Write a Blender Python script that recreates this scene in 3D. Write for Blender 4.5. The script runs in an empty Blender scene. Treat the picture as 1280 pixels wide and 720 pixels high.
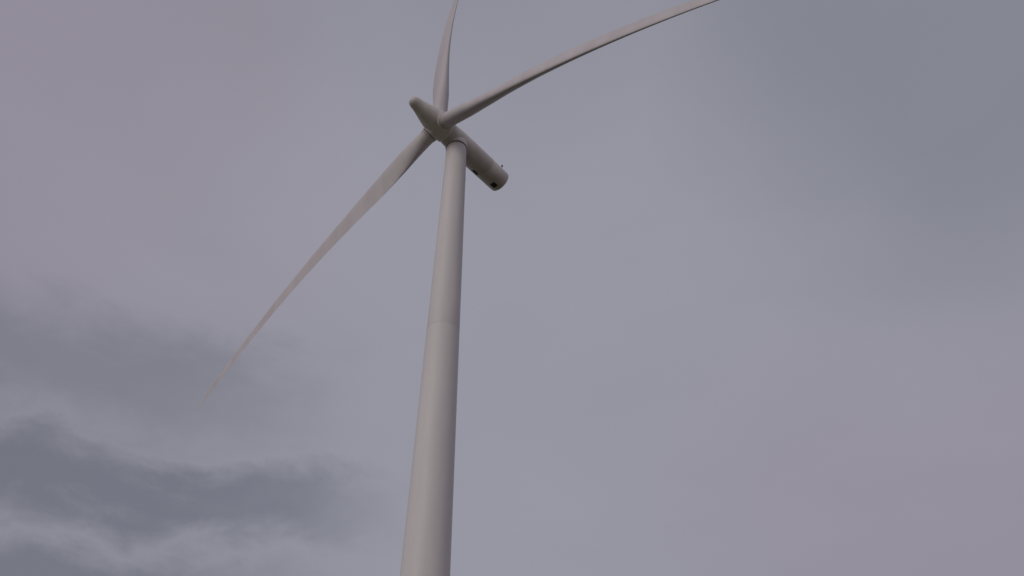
import bpy, bmesh, math
import numpy as np
from math import radians, sin, cos, pi
from mathutils import Vector, Matrix

scene = bpy.context.scene
scene.view_settings.view_transform = 'Standard'
scene.view_settings.look = 'None'
scene.view_settings.exposure = 0

# ------------------------------------------------------------------ materials
def mat_new(name):
    m = bpy.data.materials.new(name); m.use_nodes = True
    nt = m.node_tree
    return m, nt, nt.nodes['Principled BSDF']

def paint(name, c1, c2, rough=0.5, scale=(0.35, 0.35, 0.35), streak=0.0):
    """weathered gel-coat / paint with faint grime"""
    m, nt, b = mat_new(name)
    tc = nt.nodes.new('ShaderNodeTexCoord')
    mp = nt.nodes.new('ShaderNodeMapping'); mp.inputs['Scale'].default_value = scale
    nt.links.new(tc.outputs['Object'], mp.inputs['Vector'])
    n = nt.nodes.new('ShaderNodeTexNoise'); n.inputs['Scale'].default_value = 1.0
    n.inputs['Detail'].default_value = 7; n.inputs['Roughness'].default_value = 0.62
    nt.links.new(mp.outputs[0], n.inputs['Vector'])
    r = nt.nodes.new('ShaderNodeValToRGB')
    r.color_ramp.elements[0].position = 0.30; r.color_ramp.elements[0].color = (*c2, 1)
    r.color_ramp.elements[1].position = 0.62; r.color_ramp.elements[1].color = (*c1, 1)
    nt.links.new(n.outputs['Fac'], r.inputs['Fac'])
    nt.links.new(r.outputs[0], b.inputs['Base Color'])
    n2 = nt.nodes.new('ShaderNodeTexNoise'); n2.inputs['Scale'].default_value = 3.0
    n2.inputs['Detail'].default_value = 4
    nt.links.new(tc.outputs['Object'], n2.inputs['Vector'])
    mr = nt.nodes.new('ShaderNodeMapRange')
    mr.inputs['To Min'].default_value = rough - 0.06; mr.inputs['To Max'].default_value = rough + 0.1
    nt.links.new(n2.outputs['Fac'], mr.inputs['Value'])
    nt.links.new(mr.outputs[0], b.inputs['Roughness'])
    b.inputs['Specular IOR Level'].default_value = 0.35
    return m

M_tower = paint('tower_paint', (0.74, 0.70, 0.70), (0.67, 0.63, 0.625), 0.5, (0.5, 0.5, 0.05))
M_blade = paint('blade_gelcoat', (0.63, 0.585, 0.60), (0.56, 0.515, 0.53), 0.5, (0.6, 0.6, 0.08))
M_nac = paint('nacelle_gelcoat', (0.78, 0.73, 0.70), (0.63, 0.58, 0.545), 0.5, (0.6, 0.6, 0.6))
M_dark = paint('dark_rubber', (0.045, 0.043, 0.045), (0.03, 0.03, 0.03), 0.7)
M_seam = paint('seam_grey', (0.30, 0.285, 0.28), (0.22, 0.21, 0.21), 0.6)
M_steel = paint('galvanised_steel', (0.30, 0.30, 0.31), (0.2, 0.2, 0.21), 0.45)
M_conc = paint('concrete', (0.38, 0.37, 0.35), (0.28, 0.27, 0.25), 0.85, (1, 1, 1))

# ------------------------------------------------------------------ turbine frame
H = 80.0
PSI, TILT, PHI = radians(228.3), radians(4.571), radians(-2.66)
L, BEND, CONE = 45.5, 3.8, radians(4.72)
OVERHANG, REAR, NOSE = 3.108, 8.15, 4.75
R_TOP, R_BASE, Z_TOP = 1.232, 2.208, 78.635
n = Vector((sin(PSI)*cos(TILT), cos(PSI)*cos(TILT), sin(TILT)))      # upwind axis
w = Vector((-cos(PSI), sin(PSI), 0.0))                               # horizontal, across
u = n.cross(w)
if u.z < 0: u = -u
axis0 = Vector((0, 0, H))
hub = axis0 + n*OVERHANG

turb = bpy.data.objects.new('wind_turbine', None)
turb.empty_display_size = 5
scene.collection.objects.link(turb)

def add(name, verts, faces, mat, parent=turb, sharp=35, smooth=True):
    me = bpy.data.meshes.new(name)
    me.from_pydata([tuple(v) for v in verts], [], faces)
    bm = bmesh.new(); bm.from_mesh(me)
    bmesh.ops.recalc_face_normals(bm, faces=bm.faces); bm.to_mesh(me); bm.free()
    me.materials.append(mat)
    if smooth:
        for p in me.polygons: p.use_smooth = True
        me.set_sharp_from_angle(angle=radians(sharp))
    o = bpy.data.objects.new(name, me); scene.collection.objects.link(o)
    if parent: o.parent = parent
    return o

def lathe(name, prof, origin, ax, mat, seg=96, **k):
    """prof = [(axial, radius)...] swept round axis ax"""
    ax = ax.normalized()
    a = ax.orthogonal().normalized() if abs(ax.z) > .9 else ax.cross(Vector((0, 0, 1))).normalized()
    b = ax.cross(a)
    vs, fs = [], []
    for x, r in prof:
        for i in range(seg):
            t = 2*pi*i/seg
            vs.append(origin + ax*x + (a*cos(t)+b*sin(t))*max(r, 1e-4))
    for j in range(len(prof)-1):
        for i in range(seg):
            fs.append((j*seg+i, j*seg+(i+1) % seg, (j+1)*seg+(i+1) % seg, (j+1)*seg+i))
    fs.append(tuple(range(seg))); fs.append(tuple((len(prof)-1)*seg+i for i in range(seg)))
    return add(name, vs, fs, mat, **k)

def box(name, c, ex, ey, ez, s, mat, bev=0.02, **k):
    bm = bmesh.new(); bmesh.ops.create_cube(bm, size=1)
    for v in bm.verts:
        v.co = Vector(c) + ex*(v.co.x*s[0]) + ey*(v.co.y*s[1]) + ez*(v.co.z*s[2])
    bmesh.ops.bevel(bm, geom=bm.edges[:], offset=bev, segments=2, affect='EDGES')
    vs = [v.co.copy() for v in bm.verts]; bm.verts.index_update()
    fs = [tuple(v.index for v in f.verts) for f in bm.faces]; bm.free()
    return add(name, vs, fs, mat, **k)

X, Y, Z = Vector((1, 0, 0)), Vector((0, 1, 0)), Vector((0, 0, 1))
O = Vector((0, 0, 0))
rad = lambda z: R_BASE + (R_TOP-R_BASE)*z/Z_TOP

# tower: three bolted cans with faint flange seams
cans = [0.25, 22.5, 49.5, Z_TOP-0.25]
for i in range(3):
    z0, z1 = cans[i], cans[i+1]
    pr = [(z0+0.008, rad(z0)-0.012), (z0+0.015, rad(z0)-0.001)]
    N = 10
    pr += [(z0+0.02+(z1-z0-0.04)*k/N, rad(z0+(z1-z0)*k/N)) for k in range(N+1)]
    pr += [(z1-0.008, rad(z1)-0.012)]
    lathe('tower_section_%d' % (i+1), pr, O, Z, M_tower)
for i, z in enumerate(cans[1:3]):
    lathe('tower_flange_%d' % (i+1), [(z-0.02, rad(z)-0.010), (z+0.02, rad(z)-0.010)], O, Z, M_tower)
# weld lines of the steel plates
k = 0
for z0, z1 in zip(cans[:-1], cans[1:]):
    m = int(round((z1-z0)/2.9))
    for i in range(1, m):
        k += 1
        z = z0+(z1-z0)*i/m
        lathe('weld_line_%02d' % k, [(z-0.02, rad(z)-0.004), (z-0.008, rad(z)+0.004), (z+0.008, rad(z)+0.004), (z+0.02, rad(z)-0.004)], O, Z, M_tower)
# yaw bearing
lathe('yaw_gap', [(Z_TOP-0.25, R_TOP-0.06), (Z_TOP-0.10, R_TOP-0.06)], O, Z, M_dark)
lathe('yaw_collar', [(Z_TOP-0.12, R_TOP+0.02), (Z_TOP-0.08, R_TOP+0.10), (Z_TOP+0.12, R_TOP+0.13), (Z_TOP+0.9, R_TOP+0.13)], O, Z, M_nac)
# foundation, door and steps
lathe('foundation_ring', [(0.0, 3.4), (0.22, 3.4), (0.27, 3.34), (0.27, 1.5)], O, Z, M_conc)
dd = Vector((cos(radians(-70)), sin(radians(-70)), 0)); ds = Z.cross(dd)
box('door_frame', dd*(2.16)+Z*2.65, ds, dd, Z, (1.05, 0.22, 2.35), M_steel, 0.05)
box('door', dd*(2.22)+Z*2.65, ds, dd, Z, (0.85, 0.18, 2.15), M_tower, 0.04)
for i in range(5):
    box('step_%d' % (i+1), dd*(2.75+0.28*(4-i))+Z*(0.47+0.22*i), ds, dd, Z, (1.0, 0.30, 0.04), M_steel, 0.01)
for s in (-1, 1):
    box('step_rail_%d' % (s+2), dd*3.25+ds*(0.53*s)+Z*1.75, ds, (dd*1.12-Z*0.88).normalized(), Z, (0.04, 1.6, 0.05), M_steel, 0.01)
    for j in range(2):
        box('rail_post_%d' % (s*2+j+3), dd*(2.75+1.05*j)+ds*(0.53*s)+Z*(1.62-0.55*j), ds, dd, Z, (0.04, 0.04, 1.0+0.15*(1-j)), M_steel, 0.01)

# nacelle: round-section canopy
RN = 1.50
prof = [(1.60, 1.20), (1.66, 1.30), (1.62, 1.36), (1.2, 1.42), (0.2, RN), (-2.2, RN)]
prof += [(-2.22, RN-0.02), (-2.25, RN-0.02), (-2.27, RN), (-5.0, RN*0.995)]
prof += [(-5.02, RN-0.025), (-5.05, RN-0.025), (-5.07, RN*0.99), (-7.0, RN*0.985)]
prof += [(-REAR+.33, RN*0.97), (-REAR+.16, RN*0.92), (-REAR+.05, RN*0.82), (-REAR, RN*0.66), (-REAR-0.01, 0.0)]
lathe('nacelle', prof, axis0, n, M_nac, sharp=28)

def nac_patch(name, x0, x1, a0, a1, off, mat, seg=14, r=None):
    """curved panel on nacelle skin; angle 0 = straight down, + toward -w side"""
    vs, fs = [], []
    for j, x in enumerate((x0, x1)):
        rr = (r or RN*0.98) + off
        for i in range(seg+1):
            a = radians(a0+(a1-a0)*i/seg)
            vs.append(axis0 + n*x + (-u*cos(a) - w*sin(a))*rr)
    c = len(vs)
    for j, x in enumerate((x0, x1)):
        for i in range(seg+1):
            a = radians(a0+(a1-a0)*i/seg)
            vs.append(axis0 + n*x + (-u*cos(a) - w*sin(a))*((r or RN*0.98)-0.06))
    q = seg+1
    for i in range(seg):
        fs.append((i, i+1, q+i+1, q+i))
        fs.append((c+i, c+q+i, c+q+i+1, c+i+1))
        fs.append((i, c+i, c+i+1, i+1)); fs.append((q+i, q+i+1, c+q+i+1, c+q+i))
    fs.append((0, q, c+q, c)); fs.append((seg, c+seg, c+q+seg, q+seg))
    return add(name, vs, fs, mat)
nac_patch('rear_vent', -7.40, -6.65, -8, 20, 0.014, M_dark)
nac_patch('side_vent', -4.6, -3.75, 20, 38, 0.034, M_dark)
nac_patch('service_hatch_seam', -7.0, -5.3, -26, -25.3, 0.016, M_seam)

# wind sensor mast on rear roof
top = axis0 + n*(-7.55) + u*(RN*0.95)
lathe('sensor_mast', [(-0.1, 0.06), (1.15, 0.05)], top, u, M_steel, seg=12)
box('sensor_arm', top+u*1.1, w, n, u, (1.0, 0.06, 0.06), M_steel, 0.01)
for s in (-1, 1):
    lathe('anemometer_%d' % (s+2), [(0, 0.03), (0.2, 0.03), (0.21, 0.11), (0.3, 0.13), (0.38, 0.04)], top+u*1.1+w*(0.46*s), u, M_dark, seg=14)
lathe('beacon_lamp', [(0, .13), (.06, .15), (.3, .14), (.4, .05)], axis0+n*(-6.0)+u*(RN*0.96), u, M_seam, seg=20)

# spinner (long blunt cone) + hub
sp = [(-1.36, 1.25), (-1.40, 1.44), (-1.34, 1.50), (-0.8, 1.57), (0.0, 1.60), (0.8, 1.53)]
sp += [(1.5, 1.38), (2.3, 1.17), (3.0, 0.97), (3.5, 0.83)]
for i in range(8):
    t = (i+1)/8*pi/2
    sp.append((3.78+(NOSE-3.78)*sin(t), 0.76*cos(t)**0.8))
lathe('spinner', sp, hub, n, M_nac, sharp=50)
lathe('spinner_gap', [(-1.75, 1.12), (-1.3, 1.12)], hub, n, M_dark)

# ------------------------------------------------------------------ blades
ks = [0, .03, .06, .10, .15, .20, .25, .32, .42, .55, .70, .82, .91, .96, .985, .997, 1.0]
ch = [1.90, 1.90, 2.0, 2.40, 2.98, 3.25, 3.30, 3.06, 2.65, 2.20, 1.76, 1.45, 1.22, 1.03, .80, .46, .18]
th = [1.0, 1.0, .93, .78, .60, .48, .42, .36, .31, .27, .235, .21, .21, .21, .21, .21, .21]
tw = [16, 16, 16, 15.5, 14, 12.3, 10.8, 8.8, 6.4, 4.2, 2.3, 1.2, .6, .3, .2, .1, 0]
bl = [0, 0, .08, .38, .75, .95, 1, 1, 1, 1, 1, 1, 1, 1, 1, 1, 1]
ax_ = [.5, .5, .49, .45, .385, .34, .32, .31, .30, .30, .30, .31, .34, .38, .44, .5, .5]
PITCH = 0.0
rs = np.concatenate([np.linspace(0.022, .3, 22), np.linspace(.32, .9, 26), np.linspace(.915, 1.0, 14)])
NP = 44
def blade(name, ang):
    e = u*cos(ang) + w*sin(ang)
    t = -u*sin(ang) + w*cos(ang)            # direction of rotation = leading edge
    vs, fs = [], []
    for s in rs:
        c = np.interp(s, ks, ch); tk = np.interp(s, ks, th); b = np.interp(s, ks, bl)
        beta = radians(np.interp(s, ks, tw)+PITCH); ax0 = np.interp(s, ks, ax_)
        r = s*L
        base = hub + e*r + n*(sin(CONE)*r - BEND*s**2.2)
        cd = t*cos(beta) + n*sin(beta)      # toward leading edge
        sd = -n*cos(beta) + t*sin(beta)     # suction side, downwind
        for i in range(NP):
            th_ = 2*pi*i/NP
            xc = 0.5*(1-cos(th_))           # 0 = LE
            sg = 1 if th_ < pi else -1
            yt = 5*tk*(0.2969*math.sqrt(max(xc, 0))-0.126*xc-0.3516*xc**2+0.2843*xc**3-0.1036*xc**4)
            cam = 0.035*4*xc*(1-xc)*b
            ya = sg*yt*(1.0 if sg > 0 else 0.82) + cam
            yc = 0.5*sin(th_)
            y = (1-b)*yc*tk + b*ya
            vs.append(base + cd*((ax0-xc)*c) + sd*(y*c))
    m = len(rs)
    for j in range(m-1):
        for i in range(NP):
            fs.append((j*NP+i, j*NP+(i+1) % NP, (j+1)*NP+(i+1) % NP, (j+1)*NP+i))
    fs.append(tuple(range(NP))); fs.append(tuple((m-1)*NP+i for i in range(NP)))
    o = add(name, vs, fs, M_blade, sharp=60)
    # root cuff on the spinner
    ed = (e*cos(CONE)+n*sin(CONE)).normalized()
    lathe(name+'_root_gap', [(1.2, 0.975), (1.78, 0.975)], hub, ed, M_dark, seg=64)
    lathe(name+'_root_cuff', [(0.9, 1.08), (1.60, 1.08), (1.66, 1.05), (1.66, 0.97)], hub, ed, M_nac, seg=64)
    lathe(name+'_root_ring', [(1.74, 0.95), (1.75, 1.01), (1.98, 1.01), (2.02, 0.95)], hub, ed, M_blade, seg=64)
for i in range(3):
    blade('blade_%d' % (i+1), PHI + i*2*pi/3)

# ------------------------------------------------------------------ ground
def gh(x, y):
    d = math.hypot(x, y)
    k = min(1, max(0, (d-90)/500))
    return k*(9*sin(x*0.0021+.6)*cos(y*0.0017) + 3*sin(x*0.007+y*0.005))
vs, fs = [], []
rings = [0, 4, 8, 14, 22, 32, 45, 60, 80, 110, 150, 210, 300, 420, 600, 850, 1200, 1700, 2400, 3500, 5000, 7500, 11000]
S = 96
for r in rings[1:]:
    for i in range(S):
        a = 2*pi*i/S; x, y = r*cos(a), r*sin(a); vs.append((x, y, gh(x, y)))
vs.append((0, 0, 0)); ci = len(vs)-1
for i in range(S): fs.append((ci, i, (i+1) % S))
for j in range(len(rings)-2):
    for i in range(S): fs.append((j*S+i, (j+1)*S+i, (j+1)*S+(i+1) % S, j*S+(i+1) % S))
mg, nt, b = mat_new('grass_field')
tc = nt.nodes.new('ShaderNodeTexCoord')
na = nt.nodes.new('ShaderNodeTexNoise'); na.inputs['Scale'].default_value = 0.03; na.inputs['Detail'].default_value = 8
nb = nt.nodes.new('ShaderNodeTexNoise'); nb.inputs['Scale'].default_value = 6; nb.inputs['Detail'].default_value = 6
nt.links.new(tc.outputs['Object'], na.inputs['Vector']); nt.links.new(tc.outputs['Object'], nb.inputs['Vector'])
r1 = nt.nodes.new('ShaderNodeValToRGB')
r1.color_ramp.elements[0].color = (0.06, 0.07, 0.03, 1); r1.color_ramp.elements[0].position = .35
r1.color_ramp.elements[1].color = (0.19, 0.16, 0.09, 1); r1.color_ramp.elements[1].position = .65
nt.links.new(na.outputs['Fac'], r1.inputs['Fac'])
mx = nt.nodes.new('ShaderNodeMixRGB'); mx.blend_type = 'MULTIPLY'; mx.inputs['Fac'].default_value = .5
nt.links.new(r1.outputs[0], mx.inputs[1]); nt.links.new(nb.outputs['Fac'], mx.inputs[2])
nt.links.new(mx.outputs[0], b.inputs['Base Color']); b.inputs['Roughness'].default_value = .95
bp = nt.nodes.new('ShaderNodeBump'); bp.inputs['Distance'].default_value = .12
nt.links.new(nb.outputs['Fac'], bp.inputs['Height']); nt.links.new(bp.outputs[0], b.inputs['Normal'])
add('ground', vs, fs, mg, parent=None)
# gravel crane pad + access track
M_grav = paint('gravel', (0.30, 0.28, 0.25), (0.17, 0.16, 0.14), 0.95, (3, 3, 3))
pv = []
for i in range(72):
    a = 2*pi*i/72; rr = 11+0.5*sin(3*a+1)+0.3*sin(7*a)
    pv.append((rr*cos(a), rr*sin(a), 0.004))
add('gravel_pad', pv, [tuple(range(72))], M_grav, parent=None, smooth=False)
tv, tf = [], []
for i in range(35):
    y = 11 + i*2.2; x = 6*sin(y*0.02)
    tv += [(x-2.4+.12*sin(i*1.7), y-0.9, 0.008), (x+2.4+.12*sin(i*2.3), y-0.9, 0.008)]
for i in range(34): tf.append((2*i, 2*i+1, 2*i+3, 2*i+2))
add('access_track', tv, tf, M_grav, parent=None, smooth=False)

# ------------------------------------------------------------------ sky
SUN_AZ, SUN_EL = radians(220), radians(24)      # azimuth from +Y toward +X
world = bpy.data.worlds.new('World'); scene.world = world; world.use_nodes = True
nt = world.node_tree; nt.nodes.clear(); lk = nt.links
def math_(op, a, b=None, c=None, clamp=False):
    nd = nt.nodes.new('ShaderNodeMath'); nd.operation = op; nd.use_clamp = clamp
    for i, v in enumerate((a, b, c)):
        if v is None: continue
        if isinstance(v, (int, float)): nd.inputs[i].default_value = v
        else: lk.new(v, nd.inputs[i])
    return nd.outputs[0]
def sstep(v, a, b):
    nd = nt.nodes.new('ShaderNodeMapRange'); nd.interpolation_type = 'SMOOTHSTEP'
    lk.new(v, nd.inputs['Value']); nd.inputs['From Min'].default_value = a; nd.inputs['From Max'].default_value = b
    if a > b:
        nd.inputs['From Min'].default_value = b; nd.inputs['From Max'].default_value = a
        nd.inputs['To Min'].default_value = 1; nd.inputs['To Max'].default_value = 0
    return nd.outputs[0]
def mix(f, a, b):
    nd = nt.nodes.new('ShaderNodeMixRGB')
    if isinstance(f, (int, float)): nd.inputs[0].default_value = f
    else: lk.new(f, nd.inputs[0])
    for i, v in ((1, a), (2, b)):
        if isinstance(v, tuple): nd.inputs[i].default_value = (*v, 1)
        else: lk.new(v, nd.inputs[i])
    return nd.outputs[0]
def noise(vec, scale3, det=6, rough=.55, dist=0.0, off=(0, 0, 0)):
    mp = nt.nodes.new('ShaderNodeMapping'); mp.inputs['Scale'].default_value = scale3; mp.inputs['Location'].default_value = off
    lk.new(vec, mp.inputs['Vector'])
    nd = nt.nodes.new('ShaderNodeTexNoise'); nd.inputs['Scale'].default_value = 1; nd.inputs['Detail'].default_value = det
    nd.inputs['Roughness'].default_value = rough; nd.inputs['Distortion'].default_value = dist
    lk.new(mp.outputs[0], nd.inputs['Vector']); return nd.outputs['Fac']
tc = nt.nodes.new('ShaderNodeTexCoord'); D = tc.outputs['Generated']
sx = nt.nodes.new('ShaderNodeSeparateXYZ'); lk.new(D, sx.inputs[0])
el = math_('MULTIPLY', math_('ARCSINE', sx.outputs[2]), 57.2958)
az = math_('MULTIPLY', math_('ARCTAN2', sx.outputs[0], sx.outputs[1]), 57.2958)
nL = noise(D, (1.7, 1.7, 2.6), 4, .45, .2, (5, 2, 1))
nM = noise(D, (5, 5, 9), 7, .55, .3, (3, 1, 7))
nF = noise(D, (13, 13, 26), 7, .6, .4, (1, 5, 2))
c_mid = (0.325, 0.325, 0.383)
c_warm = (0.308, 0.278, 0.336)
c_cool = (0.232, 0.240, 0.285)
c_dark = (0.156, 0.166, 0.204)
# broad violet areas low on the right and high on the left
elw = math_('ADD', el, math_('MULTIPLY', math_('SUBTRACT', nL, .5), 12))
azw = math_('ADD', az, math_('MULTIPLY', math_('SUBTRACT', nL, .5), 30))
warmR = math_('MULTIPLY', sstep(azw, 3, 32), sstep(elw, 46, 20))
warmL = sstep(azw, 0, -45)
col = mix(math_('MULTIPLY', math_('MAXIMUM', warmR, warmL), .88, clamp=True), c_mid, c_warm)
coolR = math_('MULTIPLY', sstep(azw, 18, 52), sstep(elw, 28, 46))
coolT = math_('MULTIPLY', sstep(elw, 48, 72), .5)
col = mix(math_('MULTIPLY', math_('MAXIMUM', coolR, coolT), .90), col, c_cool)
# heavier stratus low on the left
lowL = math_('MULTIPLY', math_('MULTIPLY', sstep(azw, 8, -22), sstep(elw, 42, 28)), .38)
col = mix(lowL, col, c_cool)
def band(e0, hw, soft, a0, a1, amp, slope=0.0):
    e = math_('ADD', math_('ADD', el, math_('MULTIPLY', math_('SUBTRACT', nM, .5), 7)), math_('MULTIPLY', math_('SUBTRACT', nF, .5), 5))
    e = math_('ADD', e, math_('MULTIPLY', math_('ADD', az, 20), slope))
    d = math_('ABSOLUTE', math_('SUBTRACT', e, e0))
    aa = math_('ADD', az, math_('MULTIPLY', math_('SUBTRACT', nM, .5), 18))
    return math_('MULTIPLY', math_('MULTIPLY', sstep(d, hw+soft, hw-soft), sstep(aa, a0, a1)), amp)
b1 = band(25.9, 2.3, 1.6, 3, -17, .80, -.06)
b2 = band(20.0, 1.8, 1.4, -6, -22, .74, -.06)
b3 = band(32.6, 2.9, 2.3, -5, -24, .50, -.06)
bb = math_('MAXIMUM', math_('MAXIMUM', b1, b2), b3)
col = mix(bb, col, c_dark)
# gentle overall mottling of the cloud sheet
mot = nt.nodes.new('ShaderNodeMapRange'); lk.new(noise(D, (2.5, 2.5, 5), 7, .55, .3, (9, 4, 2)), mot.inputs[0])
mot.inputs['From Min'].default_value = .3; mot.inputs['From Max'].default_value = .7
mot.inputs['To Min'].default_value = .965; mot.inputs['To Max'].default_value = 1.035
hs = nt.nodes.new('ShaderNodeVectorMath'); hs.operation = 'SCALE'
lk.new(col, hs.inputs[0]); lk.new(mot.outputs[0], hs.inputs['Scale'])
sky = nt.nodes.new('ShaderNodeTexSky'); sky.sky_type = 'NISHITA'; sky.sun_disc = False
sky.sun_elevation = SUN_EL; sky.sun_rotation = SUN_AZ
bgS = nt.nodes.new('ShaderNodeBackground'); lk.new(sky.outputs[0], bgS.inputs[0]); bgS.inputs[1].default_value = 0.05
bgC = nt.nodes.new('ShaderNodeBackground'); lk.new(hs.outputs[0], bgC.inputs[0]); bgC.inputs[1].default_value = 1.0
ms = nt.nodes.new('ShaderNodeMixShader'); ms.inputs[0].default_value = 0.94
lk.new(bgS.outputs[0], ms.inputs[1]); lk.new(bgC.outputs[0], ms.inputs[2])
out = nt.nodes.new('ShaderNodeOutputWorld'); lk.new(ms.outputs[0], out.inputs[0])

sd = bpy.data.lights.new('sun', 'SUN'); sd.energy = 0.92; sd.angle = radians(35); sd.color = (1.0, 0.94, 0.89)
so = bpy.data.objects.new('sun', sd); scene.collection.objects.link(so)
to_sun = Vector((sin(SUN_AZ)*cos(SUN_EL), cos(SUN_AZ)*cos(SUN_EL), sin(SUN_EL)))
so.rotation_euler = to_sun.to_track_quat('Z', 'Y').to_euler(); so.location = to_sun*200

# ------------------------------------------------------------------ camera
p, a, ro = radians(42.92), radians(6.63), radians(-0.3226)
F = Vector((sin(a)*cos(p), cos(a)*cos(p), sin(p))); R0 = Vector((cos(a), -sin(a), 0)); U0 = R0.cross(F)
R = R0*cos(ro)+U0*sin(ro); U = U0*cos(ro)-R0*sin(ro)
cd = bpy.data.cameras.new('camera'); co = bpy.data.objects.new('camera', cd); scene.collection.objects.link(co)
cd.sensor_width = 36; cd.lens = 965.5/1280*36; cd.clip_end = 30000
m = Matrix((R, U, -F)).transposed().to_4x4(); m.translation = Vector((0, -57.99, 1.7))
co.matrix_world = m
scene.camera = co
